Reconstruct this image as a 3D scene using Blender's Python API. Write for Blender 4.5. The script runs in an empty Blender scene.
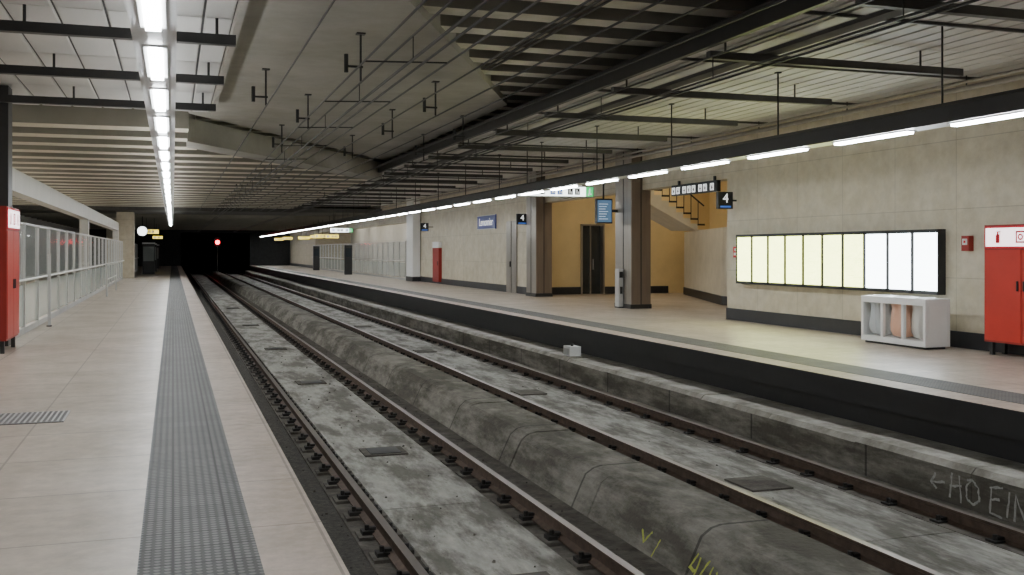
import bpy, math, random
from mathutils import Vector, Matrix
random.seed(7)
S = bpy.context.scene
COL = S.collection

# ------------------------------------------------------------------ materials
def _nt(name):
    m = bpy.data.materials.new(name); m.use_nodes = True
    nt = m.node_tree; b = nt.nodes['Principled BSDF']
    return m, nt, b
def N(nt, t, **kw):
    n = nt.nodes.new(t)
    for k, v in kw.items(): setattr(n, k, v)
    return n
def L(nt, a, b): nt.links.new(a, b)
def c4(c, k=1.0): return (min(c[0]*k,1), min(c[1]*k,1), min(c[2]*k,1), 1)

def coords(nt, axes='XYZ', scale=(1,1,1)):
    tc = N(nt, 'ShaderNodeTexCoord'); sp = N(nt, 'ShaderNodeSeparateXYZ'); cb = N(nt, 'ShaderNodeCombineXYZ')
    L(nt, tc.outputs['Object'], sp.inputs[0])
    for i, a in enumerate(axes): L(nt, sp.outputs[a], cb.inputs[i])
    mp = N(nt, 'ShaderNodeMapping'); mp.inputs['Scale'].default_value = scale
    L(nt, cb.outputs[0], mp.inputs[0])
    return mp.outputs[0]

def mat(name, col, rough=0.6, metal=0.0, var=0.15, scale=3.0, stain=0.0, stain_scale=0.5, stretch=(1,1,1),
        bump=0.0, tile=None, tile_axes='XYZ', tile_col=None, tile_mix=0.6, mortar=0.01, offset=0.0, tile_var=0.0, spec=0.5, lo=.38, hi=.6):
    m, nt, b = _nt(name)
    b.inputs['Roughness'].default_value = rough
    b.inputs['Metallic'].default_value = metal
    b.inputs['Specular IOR Level'].default_value = spec
    v = coords(nt, 'XYZ', stretch)
    n = N(nt, 'ShaderNodeTexNoise'); n.inputs['Scale'].default_value = scale; n.inputs['Detail'].default_value = 8; n.inputs['Roughness'].default_value = .65
    L(nt, v, n.inputs['Vector'])
    r = N(nt, 'ShaderNodeValToRGB'); r.color_ramp.elements[0].position = .3; r.color_ramp.elements[1].position = .7
    r.color_ramp.elements[0].color = c4(col, 1-var); r.color_ramp.elements[1].color = c4(col, 1+var)
    L(nt, n.outputs['Fac'], r.inputs[0])
    out = r.outputs[0]
    if stain > 0:
        n2 = N(nt, 'ShaderNodeTexNoise'); n2.inputs['Scale'].default_value = stain_scale; n2.inputs['Detail'].default_value = 8; n2.inputs['Roughness'].default_value = .72
        L(nt, v, n2.inputs['Vector'])
        r2 = N(nt, 'ShaderNodeValToRGB'); r2.color_ramp.elements[0].position = lo; r2.color_ramp.elements[1].position = hi
        k = 1-stain; r2.color_ramp.elements[0].color = (k, k*.97, k*.90, 1); r2.color_ramp.elements[1].color = (1,1,1,1)
        L(nt, n2.outputs['Fac'], r2.inputs[0])
        mx = N(nt, 'ShaderNodeMix', data_type='RGBA', blend_type='MULTIPLY'); mx.inputs[0].default_value = 1
        L(nt, out, mx.inputs[6]); L(nt, r2.outputs[0], mx.inputs[7]); out = mx.outputs[2]
    if tile:
        vv = coords(nt, tile_axes)
        br = N(nt, 'ShaderNodeTexBrick'); br.offset = offset; br.squash = 1
        br.inputs['Scale'].default_value = 1; br.inputs['Mortar Size'].default_value = mortar
        br.inputs['Mortar Smooth'].default_value = .1
        br.inputs['Brick Width'].default_value = tile[0]; br.inputs['Row Height'].default_value = tile[1]
        br.inputs['Color1'].default_value = (1,1,1,1); k = 1-tile_var; br.inputs['Color2'].default_value = (k,k,k,1)
        br.inputs['Mortar'].default_value = (1-tile_mix,)*3+(1,)
        L(nt, vv, br.inputs['Vector'])
        mx = N(nt, 'ShaderNodeMix', data_type='RGBA', blend_type='MULTIPLY'); mx.inputs[0].default_value = 1
        L(nt, out, mx.inputs[6]); L(nt, br.outputs['Color'], mx.inputs[7]); out = mx.outputs[2]
    L(nt, out, b.inputs['Base Color'])
    if bump > 0:
        bp = N(nt, 'ShaderNodeBump'); bp.inputs['Strength'].default_value = bump; bp.inputs['Distance'].default_value = .02
        n3 = N(nt, 'ShaderNodeTexNoise'); n3.inputs['Scale'].default_value = scale*4; n3.inputs['Detail'].default_value = 6
        L(nt, coords(nt), n3.inputs['Vector']); L(nt, n3.outputs['Fac'], bp.inputs['Height']); L(nt, bp.outputs[0], b.inputs['Normal'])
    return m

def emis(name, col, strength, base=(.8,.8,.8)):
    m, nt, b = _nt(name)
    b.inputs['Base Color'].default_value = c4(base); b.inputs['Emission Color'].default_value = c4(col)
    b.inputs['Emission Strength'].default_value = strength
    return m

def tactile_mat():
    m, nt, b = _nt('tactile_studs'); b.inputs['Roughness'].default_value = .6
    v = coords(nt); sc = N(nt, 'ShaderNodeVectorMath', operation='SCALE'); sc.inputs['Scale'].default_value = 1/.05
    L(nt, v, sc.inputs[0]); fr = N(nt, 'ShaderNodeVectorMath', operation='FRACTION'); L(nt, sc.outputs[0], fr.inputs[0])
    sp = N(nt, 'ShaderNodeSeparateXYZ'); L(nt, fr.outputs[0], sp.inputs[0])
    cb = N(nt, 'ShaderNodeCombineXYZ'); L(nt, sp.outputs[0], cb.inputs[0]); L(nt, sp.outputs[1], cb.inputs[1])
    d = N(nt, 'ShaderNodeVectorMath', operation='DISTANCE'); L(nt, cb.outputs[0], d.inputs[0]); d.inputs[1].default_value = (.5,.5,0)
    mr = N(nt, 'ShaderNodeMapRange'); mr.inputs['From Min'].default_value = .28; mr.inputs['From Max'].default_value = .4
    mr.inputs['To Min'].default_value = 1; mr.inputs['To Max'].default_value = 0
    L(nt, d.outputs['Value'], mr.inputs['Value'])
    mx = N(nt, 'ShaderNodeMix', data_type='RGBA'); mx.inputs[6].default_value = (.065,.064,.063,1); mx.inputs[7].default_value = (.175,.172,.168,1)
    L(nt, mr.outputs[0], mx.inputs[0])
    br = N(nt, 'ShaderNodeTexBrick'); br.offset = 0; br.inputs['Scale'].default_value = 1; br.inputs['Brick Width'].default_value = .3; br.inputs['Row Height'].default_value = .3
    br.inputs['Mortar Size'].default_value = .007; br.inputs['Color1'].default_value = (1,1,1,1); br.inputs['Color2'].default_value = (.8,.8,.8,1); br.inputs['Mortar'].default_value = (.4,.4,.4,1)
    L(nt, v, br.inputs['Vector'])
    m2 = N(nt, 'ShaderNodeMix', data_type='RGBA', blend_type='MULTIPLY'); m2.inputs[0].default_value = 1
    L(nt, mx.outputs[2], m2.inputs[6]); L(nt, br.outputs['Color'], m2.inputs[7]); L(nt, m2.outputs[2], b.inputs['Base Color'])
    bp = N(nt, 'ShaderNodeBump'); bp.inputs['Strength'].default_value = .8; bp.inputs['Distance'].default_value = .008
    L(nt, mr.outputs[0], bp.inputs['Height']); L(nt, bp.outputs[0], b.inputs['Normal'])
    return m

def poster_mat(name, bg, ink, strength):
    m, nt, b = _nt(name)
    v = coords(nt, 'YZX')
    br = N(nt, 'ShaderNodeTexBrick'); br.offset = .37; br.inputs['Scale'].default_value = 1
    br.inputs['Brick Width'].default_value = .13; br.inputs['Row Height'].default_value = .035; br.inputs['Mortar Size'].default_value = .007
    br.inputs['Color1'].default_value = c4(ink); br.inputs['Color2'].default_value = c4(bg); br.inputs['Mortar'].default_value = c4(bg)
    L(nt, v, br.inputs['Vector'])
    b.inputs['Roughness'].default_value = .2
    L(nt, br.outputs['Color'], b.inputs['Emission Color']); b.inputs['Emission Strength'].default_value = strength
    L(nt, br.outputs['Color'], b.inputs['Base Color'])
    return m

def glass_mat(name, col=(.8,.87,.85), alpha=.25, rough=.08):
    m, nt, b = _nt(name)
    b.inputs['Base Color'].default_value = c4(col); b.inputs['Roughness'].default_value = rough
    b.inputs['Alpha'].default_value = alpha; b.inputs['Specular IOR Level'].default_value = .6
    return m

M = {}
M['floor'] = mat('granite_floor', (.53,.46,.395), .38, var=.17, scale=7, stain=.25, stain_scale=.9, tile=(1.2,1.2), tile_mix=.45, mortar=.009, tile_var=.09)
M['edge'] = mat('granite_edge', (.49,.405,.345), .5, var=.17, scale=9, stain=.25, stain_scale=1.1, tile=(.8,1.2), tile_mix=.45, mortar=.009, tile_var=.1)
M['tactile'] = tactile_mat()
M['black'] = mat('black_paint', (.016,.016,.018), .5, var=.2)
M['blackbase'] = mat('baseboard_black', (.022,.023,.026), .45, var=.15)
M['conc'] = mat('concrete_light', (.40,.385,.345), .85, var=.2, scale=2.5, stain=.5, stain_scale=1.8, bump=.3)
M['conc_slab'] = mat('track_slab_concrete', (.38,.37,.34), .85, var=.28, scale=6, stain=.62, stain_scale=1.1, bump=.4, stretch=(1.8,.5,1), lo=.43, hi=.56)
M['conc_dirty'] = mat('concrete_dirty', (.125,.112,.098), .9, var=.45, scale=6, stain=.45, stain_scale=2.3, bump=.6)
M['curb'] = mat('curb_concrete', (.25,.237,.208), .9, var=.28, scale=5, stain=.6, stain_scale=1.3, bump=.7, stretch=(1,.5,2.2), tile=(2.4,30), tile_axes='YZX', tile_mix=.6, mortar=.02, lo=.43, hi=.59)
M['ballast'] = mat('track_gravel', (.08,.073,.064), .95, var=.55, scale=25, bump=1.0)
M['soffit'] = mat('soffit_concrete', (.46,.45,.42), .85, var=.12, scale=.8, stain=.2, stain_scale=.35)
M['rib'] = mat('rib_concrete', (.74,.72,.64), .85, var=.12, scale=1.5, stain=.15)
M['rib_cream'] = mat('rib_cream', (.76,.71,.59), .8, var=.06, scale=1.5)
M['ribface_shade'] = mat('rib_face_shade', (.26,.245,.205), .9, var=.1, scale=1.5)  # darker copy of the rib concrete: shade painted onto the side faces
M['ribgap_shade'] = mat('rib_gap_shade', (.12,.115,.10), .9, var=.1, scale=1.5)  # slab above the low ribs coloured dark to paint in recess shade
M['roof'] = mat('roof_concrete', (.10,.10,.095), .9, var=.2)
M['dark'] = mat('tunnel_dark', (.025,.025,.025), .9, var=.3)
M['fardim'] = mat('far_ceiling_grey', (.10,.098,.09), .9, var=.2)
M['wall'] = mat('stone_cladding', (.64,.585,.46), .5, var=.10, scale=4, stain=.12, stain_scale=2.5, tile=(1.5,1.15), tile_axes='YZX', tile_mix=.28, mortar=.008, tile_var=.08)
M['wall_in'] = mat('warm_wall', (.76,.60,.32), .6, var=.07, scale=1.2)
M['wall_in2'] = mat('warm_stone', (.60,.555,.45), .6, var=.1, scale=2)
M['wall_left'] = mat('white_cladding', (.66,.65,.61), .5, var=.06, scale=1, tile=(2,1.2), tile_axes='YZX', tile_mix=.3)
M['panel'] = mat('ceiling_panel_metal', (.64,.64,.63), .5, metal=.0, var=.08, scale=.9, stretch=(1,.3,1))
M['panel_r'] = mat('ceiling_slat_metal', (.66,.65,.62), .5, metal=.0, var=.1, scale=.9)
M['steel_dark'] = mat('steel_dark', (.035,.035,.036), .45, metal=.3, var=.15)
M['steel_mid'] = mat('steel_grey', (.085,.083,.08), .5, metal=.3, var=.15)
M['steel'] = mat('brushed_steel', (.36,.33,.29), .38, metal=.7, var=.12, scale=2, stretch=(4,4,.4))
M['steel_b'] = mat('bronze_steel', (.25,.20,.16), .4, metal=.6, var=.12, scale=2, stretch=(4,4,.4))
M['alu'] = mat('aluminium', (.55,.55,.55), .4, metal=.4, var=.05)
M['rust'] = mat('rail_rust', (.105,.072,.054), .7, metal=.4, var=.35, scale=10)
M['railtop'] = mat('rail_head', (.33,.29,.26), .35, metal=.8, var=.15, scale=6, stretch=(1,.2,1))
M['clip'] = mat('rail_clip', (.03,.027,.025), .7, metal=.3, var=.3)
M['red'] = mat('red_enamel', (.52,.03,.018), .4, var=.06)
M['red_d'] = mat('red_enamel_dark', (.30,.02,.015), .45, var=.06)
M['redink'] = mat('red_ink', (.70,.015,.035), .5, var=.02)
M['white'] = mat('white_plastic', (.80,.80,.79), .4, var=.03)
M['tube'] = emis('fluorescent_tube', (.93,.975,1.0), 60)
M['up_fill'] = emis('added_up_fill', (.97,.98,.96), 17)  # added glow, brightens the ceiling above the left trunk
M['warm'] = emis('warm_lamp', (1,.84,.58), 17)
M['neutral'] = emis('neutral_lamp', (1,.95,.85), 24)
M['poster_y'] = poster_mat('poster_cream', (.93,1.0,.36), (.72,.82,.25), 7)
M['poster_w'] = poster_mat('poster_white', (.88,.97,1.0), (.78,.88,.95), 11)
M['signw'] = emis('sign_white', (.93,1,1), 4)
M['signpink'] = emis('sign_pale', (1,.80,.83), 2.4)
M['green'] = emis('sign_green', (.02,.45,.12), 2, (.02,.4,.1))
M['blue'] = mat('sign_blue', (.03,.05,.28), .4, var=.03)
M['bluelit'] = emis('sign_blue_lit', (.05,.15,.55), .8, (.05,.1,.4))
M['screen'] = emis('screen', (.10,.19,.32), .8, (.05,.08,.1))
M['screen_off'] = mat('screen_unlit', (.03,.04,.05), .15, var=.03)
M['yellow'] = emis('yellow_sign', (1,.75,.08), 2.6, (.9,.7,.1))
M['signtext'] = emis('white_lettering', (1,1,1), .9)
M['scrtext'] = emis('screen_lettering', (.6,.8,1), .6)
M['inkblack'] = mat('ink_black', (.02,.02,.02), .5, var=.02)
M['redlamp'] = emis('red_signal', (1,.02,.04), 20)
M['glass'] = glass_mat('partition_glass', alpha=.18)
M['glass_frost'] = glass_mat('frosted_glass', (.60,.66,.63), .38, .3)
M['chalk'] = mat('chalk_graffiti', (.42,.42,.40), .9, var=.35, scale=20)
M['graf_y'] = mat('yellow_graffiti', (.45,.48,.10), .9, var=.3, scale=20)
M['bag_o'] = glass_mat('bag_orange', (.92,.56,.40), .8, .35)
M['bag_c'] = glass_mat('bag_clear', (.84,.84,.80), .65, .25)
M['bag_p'] = glass_mat('bag_blue', (.72,.77,.80), .65, .3)
M['litter'] = mat('litter', (.45,.30,.20), .8, var=.6, scale=12)
M['doorglass'] = mat('dark_door_glass', (.03,.035,.035), .12, var=.1)

# ------------------------------------------------------------------ mesh builder
class MB:
    def __init__(s): s.v=[]; s.f=[]; s.mi=[]; s.mats=[]; s.smooth=[]
    def mid(s, m):
        if m not in s.mats: s.mats.append(m)
        return s.mats.index(m)
    def add(s, vs, fs, m, smooth=False):
        o=len(s.v); s.v+= [tuple(v) for v in vs]
        i=s.mid(m)
        for f in fs: s.f.append(tuple(o+k for k in f)); s.mi.append(i); s.smooth.append(smooth)
    def box(s,x0,x1,y0,y1,z0,z1,m, bottom=None, top=None):
        vs=[(x0,y0,z0),(x1,y0,z0),(x1,y1,z0),(x0,y1,z0),(x0,y0,z1),(x1,y0,z1),(x1,y1,z1),(x0,y1,z1)]
        s.add(vs,[(0,1,5,4),(1,2,6,5),(2,3,7,6),(3,0,4,7)],m)
        s.add(vs,[(0,3,2,1)],bottom or m); s.add(vs,[(4,5,6,7)],top or m)
    def cyl(s,p0,p1,r,m,n=10,r1=None,smooth=True):
        p0=Vector(p0); p1=Vector(p1); d=(p1-p0).normalized(); r1=r if r1 is None else r1
        a=Vector((0,0,1)) if abs(d.z)<.9 else Vector((1,0,0)); u=d.cross(a).normalized(); w=d.cross(u)
        vs=[]
        for p,rr in((p0,r),(p1,r1)):
            for i in range(n):
                t=2*math.pi*i/n; vs.append(p+u*rr*math.cos(t)+w*rr*math.sin(t))
        s.add(vs,[(i,(i+1)%n,n+(i+1)%n,n+i) for i in range(n)],m,smooth)
        s.add(vs,[tuple(range(n))[::-1],tuple(range(n,2*n))],m)
    def prism(s,pts,z0,z1,m,bottom=None):
        n=len(pts); vs=[(x,y,z0) for x,y in pts]+[(x,y,z1) for x,y in pts]
        s.add(vs,[(i,(i+1)%n,n+(i+1)%n,n+i) for i in range(n)],m)
        s.add(vs,[tuple(range(n))[::-1]],bottom or m); s.add(vs,[tuple(range(n,2*n))],m)
    def profy(s,pts,y0,y1,m,mf=None):
        n=len(pts); vs=[(x,y0,z) for x,z in pts]+[(x,y1,z) for x,z in pts]
        for i in range(n):
            s.add(vs,[(i,(i+1)%n,n+(i+1)%n,n+i)],(mf or {}).get(i,m))
        s.add(vs,[tuple(range(n))[::-1],tuple(range(n,2*n))],m)
    def profx(s,pts,x0,x1,m,mf=None):
        n=len(pts); vs=[(x0,y,z) for y,z in pts]+[(x1,y,z) for y,z in pts]
        for i in range(n): s.add(vs,[(i,(i+1)%n,n+(i+1)%n,n+i)],(mf or {}).get(i,m))
        s.add(vs,[tuple(range(n))[::-1],tuple(range(n,2*n))],m)
    def ring(s,c,r,t,m,axis='X',n=20,dep=.006):
        vs=[]
        for rr in (r,r-t):
            for i in range(n):
                a=2*math.pi*i/n
                if axis=='X': vs.append((c[0],c[1]+rr*math.cos(a),c[2]+rr*math.sin(a)))
                else: vs.append((c[0]+rr*math.cos(a),c[1],c[2]+rr*math.sin(a)))
        s.add(vs,[(i,(i+1)%n,n+(i+1)%n,n+i) for i in range(n)],m)
    def done(s,name,parent=None,bevel=0):
        me=bpy.data.meshes.new(name); me.from_pydata(s.v,[],s.f)
        for m in s.mats: me.materials.append(m)
        me.polygons.foreach_set('material_index',s.mi); me.polygons.foreach_set('use_smooth',s.smooth)
        me.update()
        import bmesh
        bm=bmesh.new(); bm.from_mesh(me); bmesh.ops.recalc_face_normals(bm,faces=bm.faces); bm.to_mesh(me); bm.free()
        o=bpy.data.objects.new(name,me); COL.objects.link(o)
        if parent: o.parent=parent
        if bevel:
            b=o.modifiers.new('bevel','BEVEL'); b.width=bevel; b.segments=2; b.limit_method='ANGLE'
        return o

def text(name,body,loc,size,m,face='-X',parent=None,align='CENTER',extrude=.002,sx=1.0):
    cu=bpy.data.curves.new(name,'FONT'); cu.body=body; cu.size=size; cu.align_x=align; cu.align_y='CENTER'; cu.extrude=extrude
    cu.materials.append(m)
    o=bpy.data.objects.new(name,cu); COL.objects.link(o); o.location=loc; o.scale=(sx,1,1)
    o.rotation_euler={'-X':(math.pi/2,0,-math.pi/2),'+X':(math.pi/2,0,math.pi/2),'-Y':(math.pi/2,0,0)}[face]
    if parent: o.parent=parent
    return o

XE=.83; XR=8.0; XW=12.35; Y0=-10; Y1=116
# ------------------------------------------------------------------ platforms
b=MB()
b.box(-9,-.17,Y0,Y1,-.3,0,M['floor'])
b.box(.43,XE,Y0,Y1,-.3,0,M['edge'])
b.box(-.17,.43,Y0,Y1,-.3,.004,M['tactile'])
b.box(-9,.66,Y0,Y1,-1.06,-.3,M['black'])
b.done('floor')
b=MB()
b.box(XR,XR+.4,Y0,Y1,-.08,0,M['black'],top=M['edge'])
b.box(XR+.4,XR+1.0,Y0,Y1,-.3,.004,M['tactile'])
b.box(XR+1.0,XW,Y0,Y1,-.3,0,M['floor'])
b.box(XW,20,20.8,Y1,-.3,0,M['floor'])
b.box(XR+.03,XR+.4,Y0,Y1,-.3,-.08,M['black'])
b.box(XR+.16,XW,Y0,Y1,-1.06,-.3,M['black'])
b.done('floor_opposite_platform')

# track bed
b=MB()
b.box(.6,XR+.3,Y0,Y1+60,-1.3,-1.06,M['ballast'])
y=Y0
while y<90:
    b.box(2.0,3.13,y,y+3.98,-1.06,-1.0,M['conc_slab']); b.box(4.8,7.5,y+1.5,y+5.48,-1.06,-.99,M['conc_slab']); y+=4
b.box(2.0,3.13,90,Y1,-1.06,-1.0,M['conc_slab']); b.box(4.8,7.5,91.5,Y1,-1.06,-.99,M['conc_slab'])
b.box(3.55,3.9,Y0,Y1,-1.06,-1.03,M['conc_dirty'])
b.box(1.58,2.0,Y0,Y1,-1.06,-1.03,M['conc_dirty'])
b.box(3.13,3.55,Y0,Y1,-1.06,-1.03,M['conc_dirty'])
b.box(4.8,5.7,Y0,Y1,-.99,-.985,M['conc_dirty']); b.box(6.84,7.22,Y0,Y1,-.99,-.985,M['conc_dirty']); b.box(7.22,7.5,Y0,Y1,-.99,-.97,M['conc'])
for y in (7.1,12.6,19.8,27,36,47):
    b.box(2.3,2.85,y,y+.5,-1.0,-.98,M['conc_dirty']); b.box(2.38,2.77,y+.06,y+.44,-.98,-.972,M['steel_dark'])
for y in (9.4,17,25,34): b.box(5.9,6.4,y,y+.6,-.99,-.97,M['conc_dirty'])
for i in range(420):
    x=random.choice([random.uniform(.95,1.6),random.uniform(.95,1.6),random.uniform(2.0,3.1),random.uniform(3.5,3.85),random.uniform(5.7,6.9)]); y=random.uniform(2.5,30)
    r=random.uniform(.006,.02); z=-1.06 if x<1.6 else (-1.03 if 3.4<x<3.9 else -1.0)
    b.cyl((x,y,z-.005),(x+r*.3,y,z+r),r,random.choice([M['ballast'],M['conc_dirty'],M['conc_dirty']]),5,r1=r*.6,smooth=False)
b.done('ground_track_bed')

# central curb
b=MB()
y=Y0
while y<Y1-2:
    j=random.uniform(-.012,.012); k=random.uniform(-.015,.01)
    b.profy([(3.86+j,-1.06),(3.98+j,-.80),(4.03+j,-.70),(4.12+j,-.63+k),(4.22,-.61+k),(4.66,-.61+k),(4.72,-.66+k),(4.78,-1.06)],y,y+2.39,M['curb']); y+=2.4
curb=b.done('concrete_track_curb',bevel=.012)
b=MB()
y=Y0
while y<Y1-2:
    k=random.uniform(-.01,.01)
    b.profy([(7.5,-1.06),(7.5,-.62+k),(7.56,-.56+k),(8.03,-.55+k),(8.15,-.55),(8.15,-1.06)],y,y+1.79,M['curb'],{1:M['conc'],2:M['conc'],3:M['conc']}); y+=1.8
ledge=b.done('concrete_cable_ledge')

# rails
def rail(x,dz=0):
    b=MB(); z=-.85
    p=[(x-.07,-1.0),(x+.07,-1.0),(x+.07,-.985),(x+.012,-.965),(x+.012,-.89),(x+.036,-.875),(x+.036,z),(x-.036,z),(x-.036,-.875),(x-.012,-.89),(x-.012,-.965),(x-.07,-.985)]
    b.profy(p,Y0,Y1+50,M['rust'],{6:M['railtop']})
    y=Y0+.3
    while y<100:
        b.box(x-.2,x+.2,y-.13,y+.13,-1.06,-1.0,M['conc_dirty'])
        for sx in(-1,1):
            xa=x+sx*.05; xb=x+sx*.16
            b.box(min(xa,xb),max(xa,xb),y-.06,y+.06,-1.0,-.965,M['clip'])
            xc=x+sx*.11
            b.cyl((xc,y,-.965),(xc,y,-.92),.022,M['clip'],6)
            b.box(min(x+sx*.03,x+sx*.09),max(x+sx*.03,x+sx*.09),y-.03,y+.03,-.965,-.94,M['clip'])
        y+=.7
    return b.done('railway_rail')
for x in (1.80,3.35,5.50,7.03): rail(x)

# ------------------------------------------------------------------ walls
def bb(b,y0,y1): b.box(XW-.03,XW+.02,y0,y1,0,.27,M['blackbase'])
b=MB()
b.box(XW,XW+.4,Y0,20.8,0,5.7,M['wall'])
b.box(XW,XW+.4,20.8,34.3,3.3,5.7,M['wall'])
b.box(XW,XW+.4,34.3,54,0,5.7,M['wall'])
b.box(XW,XW+.4,54,93,3.2,5.7,M['wall'])
b.box(XW,XW+.4,93,Y1,0,5.7,M['wall'])
b.done('wall_right')
b=MB(); bb(b,Y0,20.8); bb(b,34.3,54); bb(b,93,Y1); b.done('baseboard_right')
# recess / stair hall
b=MB()
b.box(12.75,14.3,34.5,34.8,0,4.7,M['wall_in']); b.box(15.25,20,34.5,34.8,0,4.7,M['wall_in']); b.box(14.3,15.25,34.5,34.8,2.6,4.7,M['wall_in'])
b.box(19.7,20,20.8,34.5,0,4.7,M['wall_in'])
b.box(12.75,20,20.5,20.8,0,4.7,M['wall_in2'])
b.done('wall_stair_hall')
b=MB()
b.prism([(17.9,33.2),(15.4,26.2),(15.4,20.8),(15.65,20.8),(15.65,26.1),(18.15,33.1)],0,2.3,M['wall_in2'])
b.prism([(17.87,33.2),(15.37,26.2),(15.37,20.8),(15.4,20.8),(15.4,26.2),(17.9,33.2)],0,.27,M['blackbase'])
b.done('wall_stair_parapet')
b=MB(); b.box(12.75,14.3,34.45,34.5,0,.27,M['blackbase']); b.box(15.25,17.9,34.45,34.5,0,.27,M['blackbase']); b.done('baseboard_stair_hall')
b=MB(); b.box(12.75,20,20.5,34.8,4.7,4.9,M['soffit']); b.done('ceiling_stair_hall')
b=MB()
b.box(14.3,15.25,34.7,34.76,0,2.6,M['doorglass'])
b.box(14.3,14.36,34.42,34.7,0,2.6,M['steel']); b.box(15.19,15.25,34.42,34.7,0,2.6,M['steel']); b.box(14.3,15.25,34.42,34.7,2.54,2.6,M['steel'])
b.box(14.75,14.8,34.66,34.7,0,2.54,M['steel']); b.cyl((14.86,34.62,.9),(14.86,34.62,1.3),.015,M['alu'])
b.done('door_1')
# stairs
b=MB()
n=8
pts=[(14.6,3.35),(14.6,3.85)]
for i in range(n):
    x=14.9+i*.27; z=3.85-i*.19
    pts+= [(x,z),(x,z-.19)]
xe=14.9+(n-1)*.27; ze=3.85-n*.19
pts+=[(19.69,ze),(19.69,ze-.02),(xe+.2,ze-.02),(xe-.1,ze-.02)]
nn=len(pts); vs=[(x,30.2,z) for x,z in pts]+[(x,31.9,z) for x,z in pts]
b.add(vs,[(i,(i+1)%nn,nn+(i+1)%nn,nn+i) for i in range(nn)],M['wall_in2']); b.add(vs,[tuple(range(nn))[::-1],tuple(range(nn,2*nn))],M['wall_in2'])
for i in range(0,n,1):
    x=14.95+i*.27; z=3.85-i*.19
    b.box(x-.05,x+.22,30.18,30.2,z-.06,z,M['steel_dark'])
    if z+.8<4.65: b.cyl((x,30.25,z-.05),(x,30.25,z+.8),.014,M['steel_dark'],6)
b.cyl((15.2,30.25,4.5),(14.9+n*.27,30.25,4.65-n*.19),.025,M['steel_dark'])
b.box(14.6,14.9,30.2,31.9,3.8,4.69,M['wall_in2'])
b.done('staircase')
b=MB()
for (x,y) in ((13.6,31.5),(14,24),(17,33.3),(16.6,29.0),(13.6,28)): b.box(x-.15,x+.15,y-.6,y+.6,4.64,4.7,M['warm'])
b.done('ceiling_lamp_stair_hall')
# far right stairwell
b=MB(); b.box(15.6,15.9,54,93,0,4.7,M['wall_left']); b.box(12.75,15.9,53.7,54,0,4.7,M['wall']); b.box(12.75,15.9,93,93.3,0,4.7,M['wall']); b.done('wall_far_stairwell')
b=MB(); b.box(12.75,15.9,53.7,93.3,4.7,4.9,M['soffit']); b.done('ceiling_far_stairwell')
b=MB()
for y in range(56,92,6): b.box(13.9,14.05,y,y+3,4.6,4.7,M['neutral'])
b.done('ceiling_lamp_stairwell')

# left shell
b=MB(); b.box(-9.3,-9,Y0,Y1,-.3,5.7,M['wall_left']); b.done('wall_left')
b=MB(); b.box(-9.3,XW+.4,Y0-.3,Y0,-1.3,5.7,M['wall']); b.done('wall_back')
b=MB()
b.box(-3.25,-2.95,19.5,62,2.78,3.22,M['wall_left'])
b.box(-3.25,-2.95,40,40.4,0,2.78,M['wall_left'])
b.box(-3.25,-2.95,61.6,62,0,2.78,M['wall_left'])
b.done('stairwell_fascia_beam')
b=MB(); b.box(-3.15,-2.2,63.5,65,0,3.9,M['wall']); b.done('concrete_pier')
b=MB(); b.box(-2.95,-2.62,18.7,19.15,0,4.38,M['steel_dark']); b.done('steel_column_dark')
b=MB()
b.box(-9,XE+.0,Y1-2,Y1-1.7,0,5.7,M['dark']); b.box(XR,XW,Y1-2,Y1-1.7,0,5.7,M['dark']); b.box(XE,XR,Y1-2,Y1-1.7,3.6,5.7,M['dark'])
b.box(.3,.6,Y1-1.7,Y1+60,-1.3,4,M['dark']); b.box(8.3,8.6,Y1-1.7,Y1+60,-1.3,4,M['dark']); b.box(.3,8.6,Y1-1.7,Y1+60,3.6,4,M['dark']); b.box(.3,8.6,Y1+59,Y1+60,-1.3,4,M['dark'])
b.done('wall_end_tunnel')

# ------------------------------------------------------------------ ceiling
b=MB()
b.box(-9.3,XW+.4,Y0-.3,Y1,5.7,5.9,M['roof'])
b.done('ceiling')
b=MB(); y=-4.0
while y<34:
    b.profx([(y,4.72),(y+.38,4.72),(y+.42,5.7),(y-.04,5.7)],.5,XW,M['rib'],{1:M['ribface_shade'],3:M['ribface_shade']}); y+=1.03  # pale undersides, dark sides: floor bounce and shade put into the colour
b.done('ceiling_beam_high_ribs')
b=MB()
b.prism([(.3,7.2),(.9,8.2),(6.5,19.6),(6.7,33.0),(.3,23.0)],4.60,5.7,M['soffit'])
b.prism([(.3,23.6),(6.7,33.6),(6.7,35.0),(.3,25.0)],4.05,4.58,M['soffit'])
b.done('ceiling_soffit_slab')
# low ribs
b=MB(); y=21.6
b.prism([(-9,21.2),(.3,21.2),(.3,25),(6.7,35),(6.7,62),(-9,62)],4.95,5.05,M['ribgap_shade'])
while y<61:
    x1=.3 if y<25 else (.3+(y-25)*.64 if y<35 else 6.7)
    b.profx([(y,4.1),(y+.7,4.1),(y+.8,4.95),(y-.06,4.95)],-9,x1,M['rib_cream'],{1:M['ribface_shade'],3:M['ribface_shade']}); y+=1.9  # cream underside as lit, sides in the painted shade tone
b.done('ceiling_beam_low_ribs')
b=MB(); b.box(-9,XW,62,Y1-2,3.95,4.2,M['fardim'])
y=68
while y<Y1-4: b.box(-9,XW,y,y+.25,3.8,3.95,M['ribface_shade']); y+=3
b.done('ceiling_far_dark')

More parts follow.
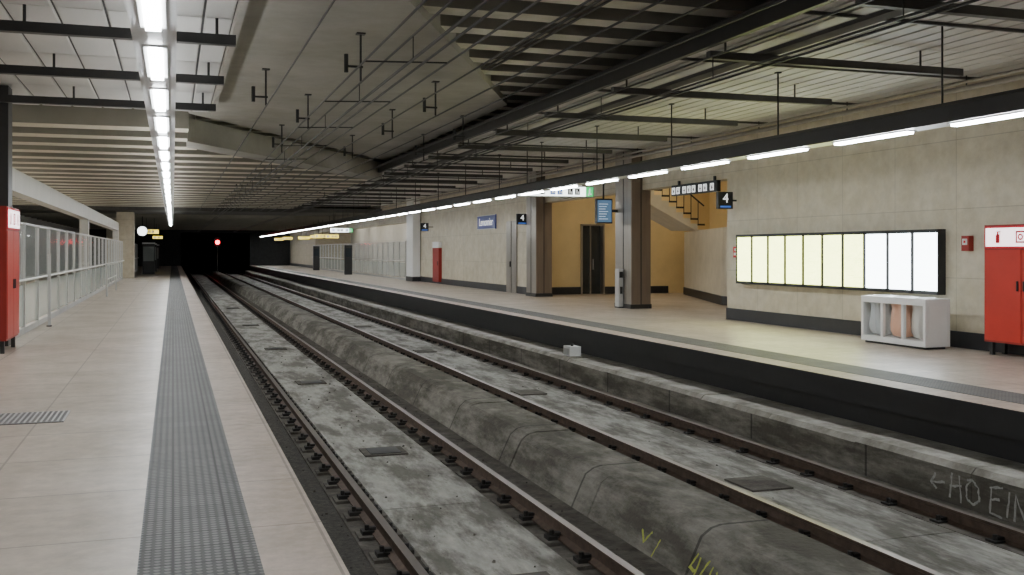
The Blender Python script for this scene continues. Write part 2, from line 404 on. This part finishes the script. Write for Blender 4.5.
def panels(name,x0,x1,ya,yb,w,mm,z=4.4,seg=3.0,yo=8.9,gap=.018):
    b=MB(); b.box(x0,x1,ya,yb,z+.03,z+.06,M['black'])
    x=x0
    while x<x1-.02:
        xe=min(x+w,x1)
        y=ya
        while y<yb-.05:
            k=math.floor((y-yo)/seg+1e-6)+1; ye=min(yo+k*seg,yb)
            b.profy([(x+gap/2,z+.03),(x+gap/2,z+.012),(x+.03,z),(xe-.03,z),(xe-gap/2,z+.012),(xe-gap/2,z+.03)],y+.01,ye-.01,mm)
            y=ye
        x=xe
    return b.done(name)
panels('ceiling_panels_left',-9,.7,Y0,21.2,.55,M['panel'],yo=12.6-9,gap=.03)
panels('ceiling_panels_right',6.6,XW,Y0,62,.3,M['panel_r'],yo=8.4,gap=.045)
b=MB()
for i in range(-4,3):
    y=12.6+3*i
    b.box(-9,.72,y-.06,y+.06,4.08,4.20,M['steel_dark'])
    for x in (.5,-1.6,-4.5): b.cyl((x,y,4.2),(x,y,4.4),.02,M['steel_dark'],6)
b.box(.7,.78,Y0,21.2,4.3,4.6,M['soffit'])
b.done('ceiling_beam_left')
b=MB()
for i in range(-5,17):
    y=8.5+3*i
    b.box(6.55,10.6,y-.05,y+.05,4.08,4.18,M['steel_mid'])
    for x in (6.8,9.9): b.cyl((x,y,4.18),(x,y,4.4),.015,M['steel_mid'],6)
    b.box(6.6,XW,y+1.48,y+1.52,4.36,4.40,M['steel_mid'])
b.box(6.5,6.58,Y0,62,4.22,4.48,M['steel_dark'])
b.done('ceiling_beam_right')
b=MB(); b.cyl((12.0,Y0+.1,4.2),(12.0,62,4.2),.045,M['steel'],10); b.cyl((11.8,Y0+.1,4.26),(11.8,62,4.26),.025,M['steel'],8)
for i in range(-3,18): b.cyl((12.0,6.9+3*i,4.2),(12.0,6.9+3*i,4.4),.012,M['steel_dark'],6)
b.done('ceiling_conduit')
b=MB()
for x in (5.0,5.12): b.cyl((x,Y0+.1,4.70),(x,16.4,4.70),.018,M['steel_mid'],6)
b.done('cable_conduit')
# cable tray resting on the transverse beams of the right suspended ceiling
b=MB()
b.box(7.35,7.55,Y0+.1,61,4.185,4.20,M['steel_mid']); b.box(7.34,7.355,Y0+.1,61,4.185,4.235,M['steel_mid']); b.box(7.545,7.56,Y0+.1,61,4.185,4.235,M['steel_mid'])
for k in range(4): b.cyl((7.39+.04*k,Y0+.1,4.215),(7.39+.04*k,61,4.215),.012,M['black'],5)
b.done('cable_tray')

# ------------------------------------------------------------------ light trunks
def trunk(name,x,y1,start,pitch,ln,ropitch,rost,up,top=4.4,zb=3.17,ht=.21):
    b=MB()
    b.profy([(x-.155,zb),(x+.155,zb),(x+.155,zb+ht-.05),(x+.1,zb+ht),(x-.1,zb+ht),(x-.155,zb+ht-.05)],Y0+.5,y1,M['steel_dark'],{0:M['alu']})  # dark sides paint in the shadow on the housing; underside stays aluminium
    y=start
    while y<Y0+1: y+=pitch
    while y+ln<y1:
        b.box(x-.085,x+.085,y-.03,y+ln+.03,zb-.015,zb,M['white'])
        b.box(x-.05,x+.05,y,y+ln,zb-.04,zb-.015,M['tube'])
        if up: b.box(x-.07,x+.07,y,y+ln,zb+ht,zb+ht+.012,M['up_fill'])  # made-up upward strip that fills the ceiling with light
        y+=pitch
    y=rost
    while y<min(y1,61.5):
        if y>Y0+.6: b.cyl((x,y,zb+ht),(x,y,top),.013,M['steel_dark'],6); b.box(x-.04,x+.04,y-.04,y+.04,top-.02,top,M['steel_dark'])
        y+=ropitch
    return b.done(name)
trunk('linear_ceiling_light',-.13,66,8.17-2.12*8,2.12,1.38,3.55,10.05-3.55*5,True)
trunk('linear_ceiling_light',8.98,112,8.35-2.27*8,2.27,1.5,3.55,10.05-3.55*5,False,zb=3.15,ht=.25)
b=MB()
for y in range(16,60,4): b.box(-6.1,-5.9,y,y+2.4,3.9,4.0,M['neutral']); b.cyl((-6,y+1.2,4.0),(-6,y+1.2,4.1),.02,M['alu'],6)  # added strips, brighten the space behind the left glass
b.done('stairwell_fill_light')

# catenary wires
b=MB()
for x,z,r,e in ((2.45,3.66,.014,112),(2.6,3.66,.014,112),(2.1,3.80,.013,61),(3.1,3.84,.013,61),(6.1,3.66,.014,112),(6.25,3.66,.014,112),(4.4,3.98,.013,61),(1.45,3.98,.013,61),(2.45,3.92,.014,61),(5.3,3.9,.013,61),(3.7,3.95,.012,61),(6.1,3.92,.013,61),(2.8,3.97,.011,61),(4.9,3.99,.011,61)):
    b.cyl((x,Y0+.1,z),(x,e,z),r,M['steel_dark'],6)
y=4
while y<60:
    for x in (2.45,6.1): b.cyl((x,y,3.66),(x,y,3.92),.007,M['steel_dark'],5)
    b.cyl((2.1,y+1,3.80),(3.1,y+1,3.84),.010,M['steel_dark'],5)
    y+=3.3
b.done('overhead_contact_wire')
WZ={2.45:3.936,1.45:3.996,4.4:3.996,6.1:3.936}
for (x,y,zt) in ((2.45,13.8,4.60),(2.45,19.5,4.60),(1.45,17,4.60),(4.4,21,4.60),(2.45,39.0,4.95),(4.4,26,4.60),(6.1,25.2,4.60),(6.1,43,4.95),(2.45,24.4,4.60),(6.1,21.5,4.60),(4.4,17.3,4.6)):
    b=MB()
    b.cyl((x,y,WZ[x]),(x,y,zt),.016,M['steel_dark'],6)
    b.box(x-.2,x+.03,y-.015,y+.015,4.12,4.15,M['steel_dark']); b.cyl((x-.2,y,4.05),(x-.2,y,4.3),.03,M['steel_dark'],8)
    b.box(x-.06,x+.06,y-.06,y+.06,zt-.02,zt,M['steel_dark'])
    b.done('catenary_hanger')

# ------------------------------------------------------------------ portal columns
for (ya,yb) in ((25.3,26.35),(33.0,34.0)):
    b=MB(); b.box(12.0,12.34,ya,yb,0,4.39,M['steel'])
    b.box(12.34,12.6,ya,yb,0,3.29,M['steel_b'])
    b.box(12.02,12.34,ya-.012,ya,0.13,4.37,M['steel_b'])
    b.box(11.99,12.0,ya+.48,ya+.52,0,4.39,M['steel_dark']); b.box(12.28,12.31,ya-.02,ya-.012,0,4.39,M['steel_dark'])
    b.box(11.98,12.62,ya-.02,yb+.02,0,.12,M['steel_dark'])
    b.done('steel_portal_column',bevel=.006)

# ------------------------------------------------------------------ right wall objects
b=MB(); ya,yb,z0,z1=13.74,20.15,.86,1.97
b.box(XW-.14,XW-.001,ya,yb,z0,z1,M['steel_dark'])
n=10; w=(yb-ya)/n
for i in range(n):
    y0=ya+i*w+.04; y1=ya+(i+1)*w-.04
    b.box(XW-.145,XW-.14,y0,y1,z0+.06,z1-.06,M['poster_w'] if i<3 else M['poster_y'])
for i in range(n+1):
    y=ya+i*w; b.box(XW-.16,XW-.14,max(ya,y-.022),min(yb,y+.022),z0,z1,M['steel_dark'])
b.box(XW-.16,XW-.14,ya,yb,z0,z0+.045,M['steel_dark']); b.box(XW-.16,XW-.14,ya,yb,z1-.045,z1,M['steel_dark'])
b.done('illuminated_poster_display')

def cabinet(xf,ya,yb,s,ztop=2.03):
    dep=.38; xb=xf-s*dep; x0,x1=min(xf,xb),max(xf,xb)
    def fr(d0,d1,a,c,z0,z1,m):
        u=xf+s*d0; v=xf+s*d1; b.box(min(u,v),max(u,v),a,c,z0,z1,m)
    b=MB()
    b.box(x0,x1,ya,yb,.2,ztop,M['red_d'])
    for y in (ya+.06,yb-.12):
        for x in (x0+.04,x1-.1): b.box(x,x+.06,y,y+.06,0,.2,M['steel_dark'])
    mid=(ya+yb)/2; zs=ztop-.36
    fr(0,.014,ya+.02,mid-.008,.23,zs-.02,M['red']); fr(0,.014,mid+.008,yb-.02,.23,zs-.02,M['red'])
    fr(0,.02,ya+.02,yb-.02,zs,ztop-.02,M['redink']); fr(.02,.024,ya+.05,yb-.05,zs+.03,ztop-.05,M['signpink'])
    for y in (mid-.07,mid+.05): fr(.014,.04,y,y+.02,1.0,1.15,M['steel_dark'])
    zc=(zs+ztop-.02)/2; H=.09; W=yb-ya
    y=ya+W*.80
    fr(.024,.027,y-.04,y+.04,zc-H,zc+H*.5,M['redink']); fr(.024,.027,y-.015,y+.015,zc+H*.5,zc+H*.8,M['redink']); fr(.024,.027,y-.06,y+.02,zc+H*.8,zc+H,M['redink'])
    y=ya+W*.5
    fr(.024,.027,y-.09,y+.09,zc+H-.025,zc+H,M['redink']); fr(.024,.027,y-.09,y+.09,zc-H,zc-H+.025,M['redink']); fr(.024,.027,y-.09,y-.065,zc-H,zc+H,M['redink']); fr(.024,.027,y+.065,y+.09,zc-H,zc+H,M['redink'])
    b.ring((xf+s*.027,y,zc),.05,.025,M['redink'])
    y=ya+W*.2
    fr(.024,.027,y-.05,y+.05,zc-H,zc-H+.03,M['redink']); fr(.024,.027,y+.02,y+.05,zc-H,zc+H,M['redink']); b.ring((xf+s*.027,y,zc),.07,.03,M['redink'])
    return b.done('fire_hose_cabinet',bevel=.004)
cabinet(11.93,11.0,12.45,-1,2.0)
cabinet(-2.45,17.3,18.6,1,2.30)

b=MB(); b.box(XW-.1,XW-.001,13.12,13.28,1.6,1.85,M['red_d']); b.box(XW-.11,XW-.1,13.15,13.25,1.7,1.8,M['white']); b.box(XW-.115,XW-.11,13.18,13.22,1.73,1.77,M['redink']); b.done('fire_alarm_call_point')
b=MB(); b.box(XW-.02,XW-.001,20.3,20.5,1.45,1.7,M['redink']); b.box(XW-.025,XW-.02,20.33,20.47,1.5,1.56,M['white']); b.box(XW-.025,XW-.02,20.36,20.44,1.6,1.66,M['white']); b.done('wall_notice_red')

# recycling bin unit
b=MB(); xa,xb,ya,yb=11.5,12.0,13.25,14.85; zt=.82
b.box(xa,xb,ya,yb,.04,.13,M['white']); b.box(xa,xb,ya,yb,zt-.11,zt,M['white'])
b.box(xa+.05,xb-.05,ya+.05,yb-.05,0,.04,M['steel_dark'])
w=(yb-ya)/3
for i in range(4):
    yy=ya+i*(yb-ya-.06)/3
    for x in (xa,xb-.06): b.box(x,x+.06,yy,yy+.06,.13,zt-.11,M['white'])
b.box(xa+.06,xb-.06,ya,ya+.02,.13,zt-.11,M['white']); b.box(xa+.06,xb-.06,yb-.02,yb,.13,zt-.11,M['white']); b.box(xb-.03,xb-.01,ya,yb,.13,zt-.11,M['bag_c'])
for i in range(3):
    yc=ya+w*(i+.5)
    b.cyl(((xa+xb)/2,yc,zt),((xa+xb)/2,yc,zt+.012),.17,M['white'],24); b.cyl(((xa+xb)/2,yc,zt+.012),((xa+xb)/2,yc,zt+.014),.12,M['black'],24)
    bm_=[M['bag_c'],M['bag_o'],M['bag_p']][i]
    nr=24; vs=[]
    ph=[random.uniform(0,6.28) for _ in range(3)]
    lv=[(.14,.05),(.16,.15),(.24,.19),(.34,.2),(.44,.195),(.54,.185),(.62,.18),(.70,.19)]
    for qi,(z,r) in enumerate(lv):
        for k in range(nr):
            a=2*math.pi*k/nr; rr=r*(1+.08*math.sin(6*a+ph[0]+qi*.3)+.07*math.sin(9*a+ph[1]-qi*.3)+random.uniform(-.03,.03)); vs.append(((xa+xb)/2+rr*math.cos(a),yc+rr*1.15*math.sin(a),z))
    fs=[]
    for q in range(len(lv)-1):
        for k in range(nr): fs.append((q*nr+k,q*nr+(k+1)%nr,(q+1)*nr+(k+1)%nr,(q+1)*nr+k))
    b.add(vs,fs,bm_,True); b.add(vs,[tuple(range(nr))],bm_)
    for q in range(9):
        x=(xa+xb)/2+random.uniform(-.1,.1); y=yc+random.uniform(-.1,.1); z=random.uniform(.18,.45)
        b.cyl((x,y,z),(x+random.uniform(-.05,.05),y+random.uniform(-.05,.05),z+.1),random.uniform(.03,.05),random.choice([M['litter'],M['white'],M['bag_o']]),7)
b.done('recycling_bin_station',bevel=.006)

def flag(xa,xb,y,z0,z1):
    b=MB(); b.box(xa,xb,y-.05,y+.05,z0,z1,M['black']); b.box(xb,XW-.001,y-.02,y+.02,(z0+z1)/2-.02,(z0+z1)/2+.02,M['steel_dark'])
    b.box(xa+.05,xb-.05,y-.053,y-.05,z0+.03,z0+.07,M['bluelit'])
    o=b.done('platform_number_sign',bevel=.006)
    text('numeral','4',((xa+xb)/2,y-.056,z0+(z1-z0)*.6),.30,M['signtext'],'-Y',o)
flag(11.85,12.23,20.4,2.57,2.96)
flag(11.68,12.08,34.15,2.55,2.94)
flag(11.7,12.1,49,2.6,3.0)

def hang(name,xa,xb,y,z0,z1,main,top=4.4,exitpart=True):
    b=MB(); b.box(xa,xb,y-.07,y+.07,z0,z1,M['alu']); xe=xb-.24 if exitpart else xb-.02
    b.box(xa+.02,xe,y-.075,y-.07,z0+.02,z1-.02,main)
    if exitpart:
        b.box(xe,xb-.02,y-.075,y-.07,z0+.02,z1-.02,M['green'])
        b.cyl((xe+.12,y-.077,z1-.07),(xe+.12,y-.079,z1-.07),.018,M['signtext'],10)
        b.box(xe+.09,xe+.13,y-.079,y-.075,z0+.1,z1-.09,M['signtext']); b.box(xe+.06,xe+.10,y-.079,y-.075,z0+.04,z0+.1,M['signtext']); b.box(xe+.12,xe+.17,y-.079,y-.075,z0+.07,z0+.1,M['signtext'])
    x=xa+.12; i=0
    while x<xe-.2:
        m=[M['bluelit'],M['inkblack'],M['inkblack'],M['bluelit']][i%4]
        b.box(x,x+.15,y-.079,y-.075,z0+.06,z1-.06,m); b.box(x+.045,x+.075,y-.082,y-.079,z0+.09,z1-.09,M['signtext']); b.box(x+.095,x+.12,y-.082,y-.079,z0+.09,z0+.15,M['signtext'])
        x+=.15+(.06 if i%2 else .16); i+=1
    for x in (xa+.3,xb-.3): b.cyl((x,y,z1),(x,y,top),.014,M['steel_dark'],6)
    return b.done(name)
hang('overhead_direction_sign',8.9,11.15,26.0,3.10,3.40,M['signw'])
hang('overhead_direction_sign',-2.0,-.9,72,2.75,3.05,M['yellow'],top=3.95,exitpart=False)
hang('overhead_direction_sign',9.2,10.6,62.5,2.75,3.02,M['signw'],top=3.95)
for y,z in ((67.5,2.45),(73,2.55),(80,2.6),(88,2.6),(95,2.65),(103,2.65)):
    hang('overhead_direction_sign',9.6 if y%2 else 10.2,10.5 if y%2 else 11.2,y,z,z+.25,M['yellow'],top=3.95,exitpart=False)
hang('overhead_direction_sign',-1.6,-.8,88,2.6,2.85,M['yellow'],top=3.95,exitpart=False)
b=MB(); b.box(XW-.1,XW-.001,21.1,23.4,3.02,3.29,M['black']); b.box(XW-.05,XW-.001,21.3,21.36,3.29,3.4,M['steel_dark']); b.box(XW-.05,XW-.001,23.1,23.16,3.29,3.4,M['steel_dark'])
y=21.25
while y<23.2:
    b.box(XW-.105,XW-.1,y,y+.17,3.06,3.23,M['signtext']); b.box(XW-.109,XW-.105,y+.06,y+.1,3.08,3.18,M['inkblack']); b.box(XW-.109,XW-.105,y+.03,y+.13,3.12,3.14,M['inkblack'])
    y+=.24 if int(y*10)%2 else .33
b.done('exit_pictogram_sign')
b=MB(); b.box(XW-.06,XW-.001,38.6,41.1,2.5,3.08,M['blue']); b.box(XW-.065,XW-.06,38.6,41.1,3.06,3.08,M['white']); b.box(XW-.065,XW-.06,38.6,41.1,2.5,2.52,M['white'])
o=b.done('station_name_sign'); text('lettering','Lemonnier',(XW-.07,39.85,2.79),.44,M['signtext'],'-X',o)
# monitor
b=MB(); b.box(11.33,11.82,26.15,26.27,2.38,3.08,M['black']); b.box(11.36,11.79,26.14,26.15,2.42,3.04,M['screen'])
for i in range(7): b.box(11.4,11.68-.04*(i%3),26.135,26.14,2.92-i*.07,2.935-i*.07,M['scrtext'])
b.box(11.8,12.01,26.17,26.25,2.7,2.78,M['steel_dark']); b.cyl((11.57,26.21,3.08),(11.57,26.21,4.4),.025,M['steel_dark'])
b.done('passenger_information_monitor',bevel=.004)
b=MB(); b.box(11.83,11.975,25.75,26.0,.04,1.1,M['alu']); b.box(11.85,11.96,25.74,25.75,.85,1.02,M['black']); b.box(11.87,11.95,25.74,25.75,.4,.6,M['steel_dark']); b.box(11.83,11.975,25.73,26.02,0,.04,M['steel_dark']); b.done('ticket_validator',bevel=.006)
b=MB(); b.box(XW-.16,XW-.001,47.3,48.5,.1,1.75,M['red_d']); b.box(XW-.165,XW-.16,47.35,48.45,1.8,2.0,M['white']); b.box(XW-.17,XW-.001,47.3,48.5,1.76,2.05,M['white']); b.box(XW-.175,XW-.16,47.5,47.56,.9,1.1,M['black']); b.done('wall_fire_cabinet')
b=MB(); b.box(XW-.05,XW-.001,36.0,37.2,0,2.75,M['steel']); b.box(XW-.06,XW-.05,36.58,36.6,0,2.75,M['black']); b.box(XW-.09,XW-.05,36.65,36.68,1,1.2,M['black']); b.done('door_2')
b=MB(); b.box(11.9,12.3,51.6,53.1,0,4.39,M['white']); b.box(11.88,12.32,51.57,53.13,0,.25,M['blackbase']); b.done('white_portal_column')
b=MB(); b.box(7.6,7.85,18.9,19.25,-.535,-.34,M['white']); b.box(7.585,7.6,18.95,19.2,-.51,-.38,M['alu']); b.cyl((7.72,19.07,-.34),(7.72,19.07,-.28),.03,M['steel_dark']); b.done('track_junction_box',bevel=.01)

# ------------------------------------------------------------------ glass partitions
def fence(name,x,ya,yb,step,h=2.15,frost=.95,post=.05,hs=1.0):
    b=MB(); y=ya; b.box(x-.03,x+.03,ya,yb,0,.12,M['alu'])
    while y<=yb+.01:
        b.box(x-post/2,x+post/2,y-post/2,y+post/2,0,h,M['alu']); y+=step
    y=ya
    while y<yb-.01:
        b.box(x-.008,x+.008,y+.05,y+step-.05,.16,frost,M['glass_frost']); b.box(x-.008,x+.008,y+.05,y+step-.05,frost+.04,h-.05,M['glass'])
        y+=step
    b.box(x-.025,x+.025,ya,yb,h-.04,h,M['alu'])
    xx=x+.1 if x<0 else x-.1
    b.cyl((xx,ya,1.05),(xx,yb,1.05),.026,M['white'],8)
    y=ya
    while y<=yb+.01:
        b.cyl((x,y,1.0),(xx,y,1.04),.012,M['alu'],6); y+=step
    return b.done(name)
fence('glass_partition',-2.75,19.4,61.4,2.1,post=.07)
fence('glass_partition',12.1,54.2,92.6,1.6)
fence('glass_partition',-2.75,66,87,2.1,post=.07)
b=MB()
b.box(-2.51,-2.45,23.27,23.33,0,1.5,M['alu']); b.box(-2.53,-2.43,23.25,23.35,0,.03,M['steel_dark']); b.box(-2.52,-2.44,23.24,23.36,1.5,1.53,M['alu']); b.done('barrier_post')
b=MB()
b.cyl((-2.2,38,0),(-2.2,38,1.15),.03,M['alu']); b.cyl((-2.2,44,0),(-2.2,44,1.15),.03,M['alu']); b.cyl((-2.2,38,1.12),(-2.2,44,1.12),.03,M['alu']); b.cyl((-2.2,38,.6),(-2.2,44,.6),.02,M['alu'])
b.done('handrail')

b=MB(); b.box(-1.72,-.97,10.25,10.95,0,.004,M['steel_dark'])
for i in range(16): x=-1.70+i*.0475; b.box(x,x+.018,10.27,10.93,.004,.01,M['alu'])
for i in range(12): y=10.28+i*.058; b.box(-1.70,-.99,y,y+.012,.004,.009,M['alu'])
b.done('floor_drain_grate')

# far details
b=MB(); b.cyl((4.35,108,2.5),(4.35,107.9,2.5),.22,M['redlamp'],16); b.box(4.05,4.65,108,108.3,2.1,3.0,M['black']); b.cyl((4.35,108.15,-.61),(4.35,108.15,2.1),.05,M['steel_dark']); b.done('tunnel_signal_light')
b=MB(); b.cyl((-1.9,70,2.9),(-1.9,69.9,2.9),.3,M['signw'],20); b.cyl((-1.9,70.12,2.9),(-1.9,70,2.9),.35,M['black'],20); b.cyl((-1.9,70.05,3.2),(-1.9,70.05,3.95),.03,M['steel_dark']); b.done('station_clock')
for y in (74,83,97):
    b=MB(); b.box(-2.0,-1.2,y,y+.5,0,2.1,M['steel_dark']); b.box(-1.95,-1.25,y-.01,y,.9,1.9,M['glass_frost']); b.box(-2.02,-1.18,y-.02,y+.52,2.1,2.18,M['alu']); b.done('information_panel')
for y in (68,84):
    b=MB(); b.box(11.0,11.5,y,y+.3,0,2.0,M['steel_dark']); b.box(11.05,11.45,y-.01,y,1.2,1.8,M['screen_off']); b.box(10.98,11.52,y-.02,y+.32,2.0,2.06,M['alu']); b.done('ticket_kiosk')
for y in (72,84):
    b=MB(); b.box(-4.2,-3.4,y,y+.8,0,3.9,M['wall']); b.done('concrete_pier')

# graffiti
def ribbon(b,pts,wd,m,P):
    q=[]
    for i in range(len(pts)-1):
        for k in range(5):
            t=k/5; q.append((pts[i][0]*(1-t)+pts[i+1][0]*t+random.uniform(-.006,.006),pts[i][1]*(1-t)+pts[i+1][1]*t+random.uniform(-.006,.006)))
    q.append(pts[-1]); L_=[];
    for i,p in enumerate(q):
        a=q[max(i-1,0)]; c=q[min(i+1,len(q)-1)]; dx,dy=c[0]-a[0],c[1]-a[1]; l=math.hypot(dx,dy) or 1
        w=wd*random.uniform(.5,1.2)/2; nx,ny=-dy/l*w,dx/l*w
        L_+= [P(p[0]+nx,p[1]+ny),P(p[0]-nx,p[1]-ny)]
    b.add(L_,[(2*i,2*i+1,2*i+3,2*i+2) for i in range(len(q)-1)],m)
b=MB()
P=lambda u,v:(7.494,8.55-u,-.93+v)
for s_ in ([(.0,.13),(.2,.16)],[(.07,.23),(.0,.13),(.08,.07)],
    [(.27,.02),(.30,.28)],[(.42,.0),(.40,.27)],[(.27,.14),(.43,.17)],
    [(.57,.27),(.49,.18),(.50,.06),(.58,.02),(.66,.08),(.65,.2),(.57,.26),(.50,.25)],
    [(.82,.24),(.80,.0),(.95,-.02)],[(.81,.13),(.92,.15)],[(.80,.24),(.96,.27)],
    [(1.01,.0),(1.04,.25)],[(1.10,-.02),(1.12,.24),(1.22,.0),(1.25,.26)]):
    ribbon(b,s_,.026,M['chalk'],P)
b.done('chalk_graffiti')
b=MB()
def P2(u,v):
    t=v/.26; return (3.846+.12*t-.010, 7.15-u, -1.06+.26*t+.004)
for s_ in ([(.06,.25),(.0,.14),(.12,.13)],[(.11,.24),(.10,.04)],[(.24,.25),(.18,.13),(.32,.12)],[(.31,.23),(.29,.02)],[(.38,.2),(.42,.1),(.5,.18)],
           [(-.9,.2),(-.8,.12),(-.72,.22)],[(-.6,.05),(-.55,.2)]):
    ribbon(b,s_,.024,M['graf_y'],P2)
b.done('yellow_graffiti')

# ------------------------------------------------------------------ world, camera
w=bpy.data.worlds.new('World'); S.world=w; w.use_nodes=True
w.node_tree.nodes['Background'].inputs[0].default_value=(.5,.5,.5,1); w.node_tree.nodes['Background'].inputs[1].default_value=.2
cam=bpy.data.cameras.new('Camera'); co=bpy.data.objects.new('Camera',cam); COL.objects.link(co)
co.location=(0,0,1.6); co.rotation_euler=(math.pi/2,0,-math.atan(339/1006))
cam.sensor_width=36; cam.lens=1006/1024*36; cam.shift_y=-36.5/1024; cam.clip_end=400; cam.clip_start=.05
S.camera=co
